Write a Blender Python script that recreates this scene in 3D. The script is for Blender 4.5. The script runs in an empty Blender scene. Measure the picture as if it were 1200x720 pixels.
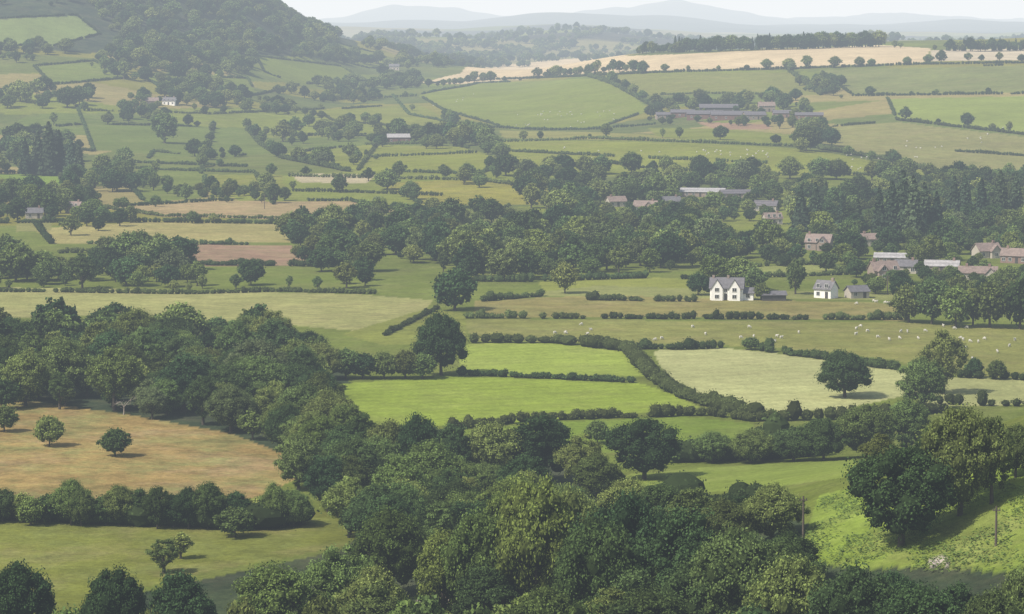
import bpy, bmesh, math, random
import numpy as np
from mathutils import Vector
random.seed(7); rng=np.random.default_rng(7)
scene=bpy.context.scene
col=scene.collection
# ------------------------------------------------------------ camera
F=3400.0; CAMZ=85.0; Y0=15.0
pitch=math.atan((360-Y0)/F)
cd=bpy.data.cameras.new("camera"); cam=bpy.data.objects.new("camera",cd); col.objects.link(cam)
cam.location=(0,0,CAMZ); cam.rotation_euler=(math.pi/2-pitch,0,0)
cd.sensor_width=36; cd.lens=36*F/1200; cd.clip_start=1; cd.clip_end=100000
scene.camera=cam
scene.view_settings.view_transform='Standard'; scene.view_settings.look='None'; scene.view_settings.exposure=0
FW=np.array([0,math.cos(pitch),-math.sin(pitch)]); UP=np.array([0,math.sin(pitch),math.cos(pitch)])
# ------------------------------------------------------------ terrain
def S(a,b,t):
    t=np.clip((t-a)/(b-a),0,1); return t*t*(3-2*t)
def G(t,c,s): return np.exp(-((t-c)/s)**2/2)
def H(x,y):
    x=np.asarray(x,float); y=np.asarray(y,float)
    r=np.hypot(x,y)
    h=1.2*np.sin(x/70+1)*np.sin(y/110)*S(350,600,y)
    h=h+np.clip(330-r,0,None)*0.25
    h=h+39*G(x,125,58)*G(y,400,70)
    h=h+S(1100,1500,y)*(2.5*np.sin(x/95+y/210)+2.0*np.sin(y/130-x/160+2)+1.2*np.sin(x/47+y/90))
    R=4+14*S(-200,0,x)+28*S(-20,150,x)+12*S(150,400,x)
    h=h+R*S(1300,2750,y)*(1-0.75*S(2850,3700,y))
    h=h+14*S(1300,2200,y)*(1-S(-320,-100,x))*(1-S(3000,3800,y))
    h=h+G(x,-450,165)*G(y,3050,430)*(158+10*np.sin(x/60+y/150)+7*np.sin(x/28-y/90))
    h=h+20*G(x,-150,50)*G(y,3500,160)+14*G(x,-60,45)*G(y,3700,150)
    h=h+34*G(x,-170,150)*G(y,5000,260)+30*G(x,60,170)*G(y,6100,300)
    h=h+(22*G(y,4400,300)*(0.7+0.5*np.sin(x/150+4))+26*G(y,5400,350)*(0.7+0.5*np.sin(x/190+1)+.2*np.sin(x/70)))
    h=h+40*G(y,8000,600)*(0.65+0.45*np.sin(x/380+2.2)+.12*np.sin(x/130))
    h=h+(42+22*np.sin(x/500+1.6)+11*np.sin(x/230)+5*np.sin(x/90))*G(y,12000,900)
    h=h+(22+95*G(x,-600,330)+25*G(x,-200,300)+112*G(x,1010,260)+45*G(x,560,230)+9*np.sin(x/170)+35*G(x,2300,500)+5*np.sin(x/70)+3*np.sin(x/31))*G(y,18000,1300)
    return h
TS=np.exp(np.linspace(math.log(150),math.log(30000),6000))
def P(px,py):
    d=FW+np.array([1,0,0])*((px-600)/F)+UP*(-(py-360)/F)
    x=d[0]*TS; y=d[1]*TS; z=CAMZ+d[2]*TS
    g=z-H(x,y)
    k=np.argmax(g<0)
    if g[k]>=0: return None
    if k>0:
        f=g[k-1]/(g[k-1]-g[k]); t=TS[k-1]+(TS[k]-TS[k-1])*f
    else: t=TS[0]
    return (d[0]*t,d[1]*t)
def proj(x,y,z):
    x=np.asarray(x,float); y=np.asarray(y,float); z=np.asarray(z,float)-CAMZ
    dep=y*FW[1]+z*FW[2]; up=y*UP[1]+z*UP[2]
    return 600+F*x/dep, 360-F*up/dep
def inpoly(px,py,poly):
    px=np.asarray(px);py=np.asarray(py); ins=np.zeros(px.shape,bool); n=len(poly)
    for i in range(n):
        x1,y1=poly[i]; x2,y2=poly[(i+1)%n]
        if y1==y2: continue
        c=((y1>py)!=(y2>py))&(px<(x2-x1)*(py-y1)/(y2-y1)+x1)
        ins^=c
    return ins
# ------------------------------------------------------------ colour helpers
AIR=np.array([0.91,0.94,0.96]); LHAZE=np.array([9800.0,8800.0,7900.0]); K=np.array([1.46,1.46,1.16])
def lin(c):
    c=np.array(c,float)/255; return np.where(c<=0.04045,c/12.92,((c+0.055)/1.055)**2.4)
def albedo(c,D):
    T=np.exp(-D/LHAZE)
    return np.clip((lin(c)-AIR*(1-T))/(T*K),0.025,0.7)
# ------------------------------------------------------------ materials
def newmat(name):
    m=bpy.data.materials.new(name); m.use_nodes=True; nt=m.node_tree; nt.nodes.clear(); return m,nt
def N(nt,t,**kw):
    n=nt.nodes.new(t)
    for k,v in kw.items(): setattr(n,k,v)
    return n
def mathn(nt,op,a,b=None,c=None):
    n=N(nt,'ShaderNodeMath',operation=op)
    for i,v in enumerate((a,b,c)):
        if v is None: continue
        if isinstance(v,(int,float)): n.inputs[i].default_value=v
        else: nt.links.new(v,n.inputs[i])
    return n.outputs[0]
def mixc(nt,fac,a,b,mode='MIX'):
    n=N(nt,'ShaderNodeMix',data_type='RGBA',blend_type=mode)
    for i,v in ((0,fac),(6,a),(7,b)):
        if isinstance(v,(int,float)): n.inputs[i].default_value=v
        elif isinstance(v,tuple): n.inputs[i].default_value=(*v,1)
        else: nt.links.new(v,n.inputs[i])
    return n.outputs[2]
def noise(nt,vec,scale,detail=3,rough=0.55):
    n=N(nt,'ShaderNodeTexNoise'); n.inputs['Scale'].default_value=scale; n.inputs['Detail'].default_value=detail; n.inputs['Roughness'].default_value=rough
    nt.links.new(vec,n.inputs['Vector']); return n.outputs[0]
def ramp(nt,fac,lo,hi,a,b):
    n=N(nt,'ShaderNodeMapRange'); nt.links.new(fac,n.inputs[0])
    for i,v in zip((1,2,3,4),(lo,hi,a,b)): n.inputs[i].default_value=v
    return n.outputs[0]
def leafmat(name,c0,c1,c2,trans=0.22,vary=1.0):
    m,nt=newmat(name)
    at=N(nt,'ShaderNodeAttribute',attribute_name='tint'); oi=N(nt,'ShaderNodeObjectInfo')
    base=mixc(nt,oi.outputs['Random'],c0,c1)
    r2=mathn(nt,'FRACT',mathn(nt,'MULTIPLY',oi.outputs['Random'],17.31))
    base=mixc(nt,mathn(nt,'MULTIPLY',mathn(nt,'POWER',r2,2.2),0.95),base,c2)
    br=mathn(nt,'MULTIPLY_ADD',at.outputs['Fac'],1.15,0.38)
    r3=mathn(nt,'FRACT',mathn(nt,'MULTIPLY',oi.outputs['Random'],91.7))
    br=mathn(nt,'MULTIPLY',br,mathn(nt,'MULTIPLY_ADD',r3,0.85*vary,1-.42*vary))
    vm=N(nt,'ShaderNodeVectorMath',operation='SCALE'); nt.links.new(base,vm.inputs[0]); nt.links.new(br,vm.inputs['Scale'])
    di=N(nt,'ShaderNodeBsdfDiffuse'); tr=N(nt,'ShaderNodeBsdfTranslucent'); mx=N(nt,'ShaderNodeMixShader'); mx.inputs[0].default_value=trans
    nt.links.new(vm.outputs[0],di.inputs[0]); nt.links.new(vm.outputs[0],tr.inputs[0])
    nt.links.new(di.outputs[0],mx.inputs[1]); nt.links.new(tr.outputs[0],mx.inputs[2])
    o=N(nt,'ShaderNodeOutputMaterial'); nt.links.new(mx.outputs[0],o.inputs[0]); return m
M_LEAF=leafmat("broadleaf foliage",(0.055,0.108,0.040),(0.130,0.190,0.050),(0.23,0.26,0.070))
M_LEAF2=leafmat("bright olive foliage",(0.150,0.215,0.050),(0.19,0.235,0.055),(0.15,0.19,0.085),.28,.6)  # brighter olive to yellow-green leaf colour
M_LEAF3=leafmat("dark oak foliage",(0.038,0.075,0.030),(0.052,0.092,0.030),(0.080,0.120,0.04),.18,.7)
M_CON=leafmat("conifer foliage",(0.034,0.064,0.040),(0.048,0.076,0.040),(0.06,0.085,0.04),0.1)
M_HEDGE=leafmat("hedge foliage",(0.065,0.108,0.040),(0.090,0.135,0.042),(0.13,0.160,0.05))
M_FERN=leafmat("bracken foliage",(0.165,0.24,0.060),(0.165,0.24,0.060),(0.165,0.24,0.060),0.3,0)
def solid(name,c,rough=0.8,var=0.25,scale=1.5,metal=0):
    m,nt=newmat(name); tc=N(nt,'ShaderNodeTexCoord')
    n=noise(nt,tc.outputs['Object'],scale,4)
    f=ramp(nt,n,0.3,0.7,1-var,1+var)
    vm=N(nt,'ShaderNodeVectorMath',operation='SCALE'); vm.inputs[0].default_value=c; nt.links.new(f,vm.inputs['Scale'])
    b=N(nt,'ShaderNodeBsdfPrincipled'); nt.links.new(vm.outputs[0],b.inputs['Base Color']); b.inputs['Roughness'].default_value=rough; b.inputs['Metallic'].default_value=metal
    o=N(nt,'ShaderNodeOutputMaterial'); nt.links.new(b.outputs[0],o.inputs[0]); return m
def roofmat(name,c,course=0.35):
    m,nt=newmat(name); tc=N(nt,'ShaderNodeTexCoord')
    n=noise(nt,tc.outputs['Object'],1.2,4)
    w=N(nt,'ShaderNodeTexWave',bands_direction='Z'); w.inputs['Scale'].default_value=1/course*0.31; nt.links.new(tc.outputs['Object'],w.inputs[0])
    f=mathn(nt,'MULTIPLY',ramp(nt,n,0.3,0.7,0.75,1.25),ramp(nt,w.outputs['Fac'],0,1,0.8,1.1))
    vm=N(nt,'ShaderNodeVectorMath',operation='SCALE'); vm.inputs[0].default_value=c; nt.links.new(f,vm.inputs['Scale'])
    b=N(nt,'ShaderNodeBsdfPrincipled'); nt.links.new(vm.outputs[0],b.inputs['Base Color']); b.inputs['Roughness'].default_value=0.6
    o=N(nt,'ShaderNodeOutputMaterial'); nt.links.new(b.outputs[0],o.inputs[0]); return m
M_BARK=solid("bark",(0.07,0.055,0.04),0.9,0.3,2)
M_DEAD=solid("dead wood",(0.32,0.28,0.24),0.9,0.2,2)
M_WHITE=solid("white render",(0.84,0.83,0.80),0.8,0.05,0.6)
M_CREAM=solid("cream render",(0.42,0.38,0.32),0.8,0.1,0.6)
M_STONE=solid("brown stone",(0.28,0.22,0.18),0.9,0.25,2)
M_BRICK=solid("red brick",(0.24,0.16,0.13),0.9,0.2,2)
M_TIMB=solid("dark cladding",(0.06,0.055,0.05),0.8,0.2,1)
M_RED=solid("rusty red cladding",(0.17,0.09,0.07),0.8,0.2,1)
M_SLATE=roofmat("slate tiles",(0.13,0.125,0.135))
M_BRTILE=roofmat("weathered brown tiles",(0.22,0.165,0.14))
M_TIN=roofmat("pale sheet roofing",(0.33,0.32,0.32),1.0)
M_GREYR=roofmat("grey sheet roofing",(0.12,0.11,0.12),1.0)
M_GLASS=solid("dark window glass",(0.03,0.035,0.04),0.15,0.1)
M_FRAME=solid("painted frame",(0.6,0.6,0.58),0.6,0.05)
M_WOOL=solid("sheep wool",(0.54,0.52,0.46),1.0,0.1,3)
M_POLE=solid("weathered pole timber",(0.10,0.08,0.06),0.9,0.2,2)
# ground
mg,nt=newmat("field ground")
geo=N(nt,'ShaderNodeNewGeometry'); pos=geo.outputs['Position']
ca=N(nt,'ShaderNodeAttribute',attribute_name='fieldcol'); ra=N(nt,'ShaderNodeAttribute',attribute_name='fieldtype')
sep=N(nt,'ShaderNodeSeparateColor'); nt.links.new(ra.outputs['Color'],sep.inputs[0])
n1=noise(nt,pos,0.018,3); n2=noise(nt,pos,0.13,5,0.7); n3=noise(nt,pos,0.9,5,0.75)
f=mathn(nt,'MULTIPLY',ramp(nt,n1,0.3,0.7,0.86,1.14),ramp(nt,n3,0.25,0.75,0.68,1.32))
amp=mathn(nt,'MULTIPLY_ADD',sep.outputs['Red'],0.6,0.18)
f2=mathn(nt,'MULTIPLY_ADD',mathn(nt,'MULTIPLY',mathn(nt,'SUBTRACT',n2,0.5),2.6),amp,1.0)
f=mathn(nt,'MULTIPLY',f,f2)
w=N(nt,'ShaderNodeTexWave',bands_direction='X'); w.inputs['Scale'].default_value=0.06; w.inputs['Distortion'].default_value=2.5; w.inputs['Detail Scale'].default_value=0.01
mp=N(nt,'ShaderNodeMapping'); mp.inputs['Rotation'].default_value=(0,0,1.25); nt.links.new(pos,mp.inputs[0]); nt.links.new(mp.outputs[0],w.inputs[0])
st=mathn(nt,'MULTIPLY_ADD',mathn(nt,'MULTIPLY',mathn(nt,'SUBTRACT',w.outputs['Fac'],0.5),0.12),sep.outputs['Green'],1.0)
f=mathn(nt,'MULTIPLY',f,st)
patch=ramp(nt,noise(nt,pos,0.045,5,0.7),0.48,0.62,0,1)
c=mixc(nt,mathn(nt,'MULTIPLY',mathn(nt,'MULTIPLY',patch,sep.outputs['Red']),0.32),ca.outputs['Color'],(0.30,0.215,0.14))
patch2=ramp(nt,noise(nt,pos,0.06,6,0.78),0.44,0.64,0,1)
c=mixc(nt,mathn(nt,'MULTIPLY_ADD',mathn(nt,'MULTIPLY',patch2,sep.outputs['Red']),0.6,0.03),c,(0.16,0.19,0.065))
vm=N(nt,'ShaderNodeVectorMath',operation='SCALE'); nt.links.new(c,vm.inputs[0]); nt.links.new(f,vm.inputs['Scale'])
b=N(nt,'ShaderNodeBsdfDiffuse'); nt.links.new(vm.outputs[0],b.inputs[0])
bp=N(nt,'ShaderNodeBump'); bp.inputs['Strength'].default_value=0.5; bp.inputs['Distance'].default_value=0.5; nt.links.new(n3,bp.inputs['Height']); nt.links.new(bp.outputs[0],b.inputs['Normal'])
o=N(nt,'ShaderNodeOutputMaterial'); nt.links.new(b.outputs[0],o.inputs[0])
# ------------------------------------------------------------ mesh helper
def mesh_np(name,V,polys,mats,midx=None,tint=None,smooth=False):
    V=np.asarray(V,np.float32); me=bpy.data.meshes.new(name)
    me.vertices.add(len(V)); me.vertices.foreach_set('co',V.ravel())
    tot=[];lp=[]
    for a in polys:
        a=np.asarray(a,np.int32)
        if len(a)==0: continue
        tot.append(np.full(len(a),a.shape[1],np.int32)); lp.append(a.ravel())
    tot=np.concatenate(tot); lp=np.concatenate(lp)
    me.loops.add(len(lp)); me.loops.foreach_set('vertex_index',lp)
    me.polygons.add(len(tot)); st=np.concatenate([[0],np.cumsum(tot)[:-1]]).astype(np.int32)
    me.polygons.foreach_set('loop_start',st)
    if midx is not None: me.polygons.foreach_set('material_index',np.asarray(midx,np.int32))
    me.polygons.foreach_set('use_smooth',np.full(len(tot),smooth,bool))
    for m in mats: me.materials.append(m)
    me.update(calc_edges=True)
    if tint is not None:
        a=me.attributes.new('tint','FLOAT','POINT'); a.data.foreach_set('value',np.asarray(tint,np.float32))
    return me
def obj(name,data,parent=None,loc=None,mat=None):
    o=bpy.data.objects.new(name,data)
    if mat is not None: data.materials.append(mat)
    col.objects.link(o)
    if parent: o.parent=parent
    if loc is not None: o.location=loc
    return o
bm=bmesh.new(); bmesh.ops.create_icosphere(bm,subdivisions=2,radius=1); ICOV=np.array([v.co[:] for v in bm.verts]); ICOF=np.array([[v.index for v in f.verts] for f in bm.faces]); bm.free()
bm=bmesh.new(); bmesh.ops.create_icosphere(bm,subdivisions=1,radius=1); IC1V=np.array([v.co[:] for v in bm.verts]); IC1F=np.array([[v.index for v in f.verts] for f in bm.faces]); bm.free()
def rdir(n):
    v=rng.normal(size=(n,3)); return v/np.linalg.norm(v,axis=1,keepdims=True)
def leaves(pos,nrm,size):
    """rhombic leaf clumps"""
    n=len(pos); nrm=nrm/np.linalg.norm(nrm,axis=1,keepdims=True)
    t=np.cross(nrm,rdir(n)); t/=np.linalg.norm(t,axis=1,keepdims=True)+1e-9; b=np.cross(nrm,t)
    s=np.asarray(size).reshape(-1,1)*rng.uniform(.65,1.3,(n,1)); s2=s*rng.uniform(.5,.9,(n,1))
    V=np.stack([pos+t*s,pos+b*s2+nrm*s*0.2,pos-t*s*rng.uniform(.6,1,(n,1)),pos-b*s2*rng.uniform(.6,1,(n,1))-nrm*s*.15],1).reshape(-1,3)
    return V,np.arange(4*n).reshape(-1,4)
def tube(pts,rad,sides=7):
    pts=np.array(pts,float); V=[]
    for i,p in enumerate(pts):
        d=pts[min(i+1,len(pts)-1)]-pts[max(i-1,0)]; d/=np.linalg.norm(d)
        a=np.cross(d,[0.3,1,0.2]); a/=np.linalg.norm(a); b2=np.cross(d,a)
        for k in range(sides):
            t=2*math.pi*k/sides; V.append(p+rad[i]*(math.cos(t)*a+math.sin(t)*b2))
    Q=[]
    for i in range(len(pts)-1):
        for k in range(sides):
            Q.append([i*sides+k,i*sides+(k+1)%sides,(i+1)*sides+(k+1)%sides,(i+1)*sides+k])
    return np.array(V),np.array(Q)
def tubes(L,sides=6):
    Vs=[];Qs=[];o=0
    for pts,rad in L:
        V,Q=tube(pts,rad,sides); Vs.append(V); Qs.append(Q+o); o+=len(V)
    return np.concatenate(Vs),np.concatenate(Qs)
# broadleaf: height 12 m, width wf*12
def broadleaf(seed,wf,nl,low=0.12,rag=0.0,open_=1.0,lod=1.0):
    global rng
    rng=np.random.default_rng(seed)
    nl=int(nl*1.8)
    Ht=12.0; R=Ht*wf/2; zc=Ht*(low+1)/2; rz=Ht*(1-low)/2
    # slow waves make the outline uneven
    wa=rng.uniform(0,6.28,4)
    def bulge(d): return 1+.10*math.sin(3*math.atan2(d[1],d[0])+wa[0]+2*d[2])+.08*math.sin(2*math.atan2(d[1],d[0])+wa[1]-3*d[2])+.05*math.sin(5*d[2]+wa[2])
    L=[(np.array([0,0,zc]),R*0.55)]
    for i in range(nl):
        z=1-2*(i+.5)/nl; a=i*2.39996+rng.uniform(-.5,.5); s=math.sqrt(max(0,1-z*z))
        r=R*rng.uniform(.12,.32)*(1.0-rag*.25)
        taper=1.0 if z<0.1 else 1-0.2*z
        d=np.array([math.cos(a)*s,math.sin(a)*s,z]); bu=bulge(d)
        k=(rng.uniform(.58,.82)+rag*rng.uniform(-.14,.16))*bu
        c0=np.array([d[0]*R*k*taper,d[1]*R*k*taper,zc+z*(rz-r*.85)*(0.92+rag*rng.uniform(-.3,.1))*min(bu,1.06)])
        L.append((c0,r))
    for i in range(int(nl*1.1)):
        d=rdir(1)[0]; d[2]=abs(d[2])*.9-.2
        L.append((np.array([0,0,zc])+d*np.array([R,R,rz])*rng.uniform(.70,.95)*bulge(d),R*rng.uniform(.06,.14)))
    Vs=[];T=[];Qs=[];Ts=[];o=0
    for c0,r in L:
        n=int((190*(r/ (R*.3))**2*open_*rng.uniform(.8,1.2)+60)*lod)+4
        d=rdir(n); d[:,2]=np.where(rng.random(n)<.45,np.abs(d[:,2]),d[:,2])
        sq=np.array([1,1,.82])
        p=c0+d*sq*r*rng.uniform(.70,1.40,(n,1))
        lt=rng.uniform(.0,.45)
        V,Q=leaves(p,d+rng.normal(size=(n,3))*.6+np.array([0,0,.3]),.18/math.sqrt(lod))
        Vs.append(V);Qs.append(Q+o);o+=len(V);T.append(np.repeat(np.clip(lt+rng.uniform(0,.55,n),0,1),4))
        iv,iff=(ICOV,ICOF) if lod==1 else (IC1V,IC1F)
        cv=c0+iv*sq*r*.72*(1+rng.uniform(-.16,.16,(len(iv),1)))
        Vs.append(cv);Ts.append(iff+o);o+=len(cv);T.append(np.full(len(cv),lt*.15))  # inner core tinted darker, the crown's inner shade put into its colour
    V=np.concatenate(Vs);Q=np.concatenate(Qs);Tr=np.concatenate(Ts);T=np.concatenate(T)
    V[:,2]=np.maximum(V[:,2],Ht*low*.6)
    V[:,2]*=Ht/V[:,2].max()
    tr=[([(0,0,-1.0),(0,0,.1),(.1,.05,Ht*.2),(.2,-.1,Ht*.42),(.1,.1,Ht*.7)],[.55,.45,.34,.25,.08])]
    for i in range(7):
        a=rng.uniform(0,6.28); z0=Ht*rng.uniform(.15,.4); rr=R*rng.uniform(.5,.8)
        tr.append(([(.1,0,z0),(math.cos(a)*rr*.5,math.sin(a)*rr*.5,z0+Ht*.12),(math.cos(a)*rr,math.sin(a)*rr,z0+Ht*.28)],[.2,.13,.05]))
    tv,tq=tubes(tr,6 if lod==1 else 4)
    return (V,Q,Tr,T),(tv,tq)
def conifer(seed,wf,lod=1.0):
    global rng
    rng=np.random.default_rng(seed); Ht=12.;R=Ht*wf/2
    n=int(5200*lod); z=1-np.sqrt(rng.random(n)); a=rng.random(n)*6.283
    prof=R*(1-z)**.85*(.82+.18*np.sin(z*70+a*3))*(1+.18*np.sin(a*5+z*9))
    rr=prof*np.sqrt(rng.uniform(.35,1.1,n))
    p=np.stack([np.cos(a)*rr,np.sin(a)*rr,Ht*(.06+.93*z)-rr*.18+.25],1)
    d=np.stack([np.cos(a),np.sin(a),np.full(n,.7)],1)+rng.normal(size=(n,3))*.5
    V,Q=leaves(p,d,.26/math.sqrt(lod)); T=np.repeat(rng.random(n),4)
    cz=np.linspace(0.05,.97,9); cv=[];cf=[]
    for i,zz in enumerate(cz):
        for k in range(8):
            t=k*math.pi/4; r=R*(1-zz)**.85*.72*(1+.2*rng.uniform(-1,1)); cv.append((math.cos(t)*r,math.sin(t)*r,Ht*(.06+.93*zz)-r*.15))
    for i in range(8):
        for k in range(8): cf.append([i*8+k,i*8+(k+1)%8,(i+1)*8+(k+1)%8,(i+1)*8+k])
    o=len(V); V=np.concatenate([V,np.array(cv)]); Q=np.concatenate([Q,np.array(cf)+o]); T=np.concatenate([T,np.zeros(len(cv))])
    tv,tq=tubes([([(0,0,-1),(0,0,.2),(0,0,Ht*.5),(0,0,Ht*.98)],[.3,.25,.15,.03])])
    return (V,Q,np.zeros((0,3),int),T),(tv,tq)
specs=[('b',1.05,24,.08,.2,1),('b',.95,26,.06,.5,1),('b',1.2,28,.06,.3,1),('b',.80,22,.08,.6,1),('b',1.0,20,.10,.9,.9),('b',1.1,30,.04,.4,1),('b',.62,18,.12,.7,.9),('b',1.3,26,.02,.5,1)]
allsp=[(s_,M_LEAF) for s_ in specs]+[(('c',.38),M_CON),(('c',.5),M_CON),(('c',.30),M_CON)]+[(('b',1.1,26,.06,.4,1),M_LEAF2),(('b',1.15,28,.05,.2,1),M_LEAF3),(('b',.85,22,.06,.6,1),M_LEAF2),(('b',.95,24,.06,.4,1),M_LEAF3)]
CONS={8,9,10}
PROT=[]; srccol=bpy.data.collections.new("tree sources")
for i,(sp,m) in enumerate(allsp):
    wf=sp[1]
    ent=[]
    for lod in (1.0,0.18 if sp[0]=='b' else .3):
        cr,tk=broadleaf(100+i,*sp[1:],lod=lod) if sp[0]=='b' else conifer(200+i,sp[1],lod)
        V,Q,Tr,T=cr
        ent+=[mesh_np("crown",V,[Q,Tr],[m],tint=T),mesh_np("trunk",tk[0],[tk[1]],[M_BARK],smooth=True)]
    VV=np.concatenate([V,tk[0]]); QQ=tk[1]+len(V)
    mi=np.concatenate([np.zeros(len(Q)+len(Tr)),np.ones(len(QQ))])
    jm=mesh_np("far_tree",VV,[Q,Tr,QQ],[m,M_BARK],midx=mi,tint=np.concatenate([T,np.zeros(len(tk[0]))]))
    so=bpy.data.objects.new("far_tree_%02d"%i,jm); srccol.objects.link(so)
    PROT.append((ent[0],ent[1],wf,ent[2],ent[3]))
rng=np.random.default_rng(11)
# ------------------------------------------------------------ fields
FL=[
([(-60,400),(140,385),(300,398),(400,432),(430,480),(560,515),(640,540),(720,560),(830,580),(950,615),(1220,640),(1300,900),(-100,900),(60,735),(120,705),(400,645),(430,620),(350,560),(270,508),(0,474),(-60,470)],(78,90,50),.3,0,0),
([(-60,460),(30,470),(150,486),(270,508),(335,533),(360,555),(300,585),(200,588),(80,585),(-60,580)],(170,150,104),1.0,0,0),
([(-60,590),(100,600),(300,610),(400,596),(432,625),(400,640),(330,655),(240,670),(110,705),(60,740),(-60,780)],(134,140,82),.6,0,0),
([(545,403),(650,401),(735,413),(754,441),(640,442),(535,438)],(162,178,102),.2,.6,0),
([(370,452),(520,441),(640,445),(745,448),(790,462),(820,478),(700,488),(560,500),(500,500),(400,498)],(156,174,94),.25,.8,0),
([(530,506),(660,494),(800,488),(885,497),(870,520),(800,535),(700,530),(560,525)],(134,154,88),.2,.3,0),
([(690,560),(830,548),(1000,538),(1015,556),(900,572),(760,582)],(144,160,90),.2,.2,0),
([(765,411),(850,408),(900,413),(1050,432),(1085,450),(1060,464),(960,486),(890,482),(820,466),(780,442)],(188,191,134),.2,.7,0),
([(1060,440),(1240,446),(1240,474),(1080,476)],(172,176,122),.3,0,0),
([(885,484),(1240,474),(1240,505),(1000,530),(880,515)],(124,136,86),.3,0,0),
([(545,374),(800,376),(1050,378),(1240,386),(1240,447),(1090,438),(1050,422),(900,407),(740,402),(560,400),(545,385)],(150,153,104),.4,0,0),
([(555,353),(700,346),(830,350),(1060,356),(1060,376),(800,372),(555,372)],(158,153,110),.5,0,0),
([(630,330),(760,325),(830,329),(830,344),(640,346)],(156,163,106),.2,0,1.5),
([(-60,336),(200,340),(420,345),(508,352),(500,362),(440,390),(300,378),(100,370),(-60,376)],(172,173,122),.4,.8,0),
([(400,392),(500,362),(545,368),(548,400),(450,405)],(146,153,100),.4,0,0),
([(225,312),(340,315),(420,318),(440,330),(330,337),(225,334)],(134,147,98),.3,0,0),
([(190,286),(340,288),(380,296),(378,311),(200,312)],(172,150,130),.5,0,1.6),
([(40,268),(180,260),(330,263),(342,284),(190,286),(60,286)],(178,172,128),.4,0,1.6),
([(120,244),(250,236),(410,236),(470,248),(330,257),(190,254)],(186,170,138),.5,0,1.6),
([(-20,203),(70,205),(78,226),(-20,230)],(148,168,114),.1,0,1.8),
([(180,178),(240,184),(240,232),(170,238),(150,215)],(140,152,112),.3,0,1.8),
([(100,146),(200,148),(290,150),(320,180),(240,186),(110,176)],(142,155,116),.2,0,1.8),
([(320,182),(430,170),(540,172),(600,190),(560,205),(420,200)],(156,164,120),.3,0,1.8),
([(440,215),(560,210),(670,225),(640,240),(500,242)],(166,165,118),.4,0,1.6),
([(340,203),(440,205),(430,215),(350,214)],(196,188,158),.3,0,0),
([(245,205),(330,205),(335,230),(245,232)],(152,158,118),.4,0,1.6),
([(490,112),(560,98),(690,92),(735,105),(762,130),(700,150),(600,152),(520,130)],(160,171,134),.2,.2,1.8),
([(370,130),(490,122),(520,138),(560,155),(480,150),(390,142)],(160,168,134),.3,0,1.8),
([(575,165),(700,165),(820,168),(950,175),(1110,205),(900,206),(760,198),(640,202),(590,192)],(158,166,124),.3,0,1.8),
([(585,153),(700,155),(800,160),(820,167),(700,164),(590,162)],(166,168,134),.4,0,0),
([(700,88),(850,86),(930,85),(962,112),(830,110),(760,112)],(162,168,142),.3,0,1.8),
([(960,82),(1240,76),(1240,108),(1040,112),(1000,112)],(158,166,142),.3,0,1.8),
([(1040,116),(1240,112),(1240,160),(1050,140)],(164,176,136),.1,0,1.8),
([(960,150),(1050,143),(1240,165),(1240,210),(1110,203),(960,172)],(162,164,134),.4,0,1.8),
([(760,150),(860,152),(950,160),(955,172),(820,166),(770,160)],(154,163,126),.3,0,0),
([(815,143),(900,146),(905,152),(840,152)],(180,162,148),.2,0,0),
([(490,97),(540,86),(580,77),(680,68),(790,64),(1030,53),(1092,57),(1082,74),(900,80),(760,84),(640,90),(540,99)],(224,212,184),.1,.4,0),
([(1092,59),(1240,56),(1240,70),(1088,72)],(216,208,184),.1,0,0),
([(-40,24),(90,18),(118,40),(60,55),(-40,52)],(164,177,150),.1,0,2),
([(40,78),(110,72),(150,92),(60,100)],(156,168,140),.2,0,2),
([(300,66),(400,78),(430,95),(350,99),(310,85)],(162,173,146),.1,0,2),
([(165,88),(290,92),(300,108),(200,110)],(154,166,136),.2,0,2),
([(395,50),(440,62),(470,78),(430,80),(395,70)],(166,176,152),.1,0,2),
([(935,655),(960,580),(1060,560),(1110,540),(1240,500),(1260,680),(1100,664),(1000,668)],(140,160,80),.6,0,0),
([(1085,655),(1108,652),(1112,662),(1090,664)],(205,195,170),.1,0,0),
([(488,700),(540,690),(545,715),(492,722)],(170,160,140),.3,0,0),
([(20,262),(60,258),(60,270),(20,272)],(156,158,120),.2,0,0),
([(880,313),(960,310),(1000,322),(880,326)],(158,166,116),.2,0,1.6),
([(560,350),(700,335),(1060,345),(1060,352),(830,350),(700,346)],(156,161,114),.3,0,0),
]
yr=np.concatenate([np.exp(np.linspace(math.log(12),math.log(300),50))[:-1],np.exp(np.linspace(math.log(300),math.log(3600),600))[:-1],np.exp(np.linspace(math.log(3600),math.log(27000),120))])
uc=np.concatenate([np.linspace(-.62,-.21,30)[:-1],np.linspace(-.21,.21,600),np.linspace(.21,.62,30)[1:]])
Yg,Ug=np.meshgrid(yr,uc,indexing='ij'); Xg=Ug*(Yg+25)
Zg=H(Xg,Yg)
xf=Xg.ravel(); yf=Yg.ravel()
C=np.tile(albedo((132,144,94),900),(len(xf),1)); TY=np.zeros((len(xf),3)); TY[:,0]=.3
m=(yf>1150)
pal=[(150,161,124),(142,155,118),(162,164,132),(156,166,126),(138,149,114),(176,171,142),(144,154,120)]
cell=110.0
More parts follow.
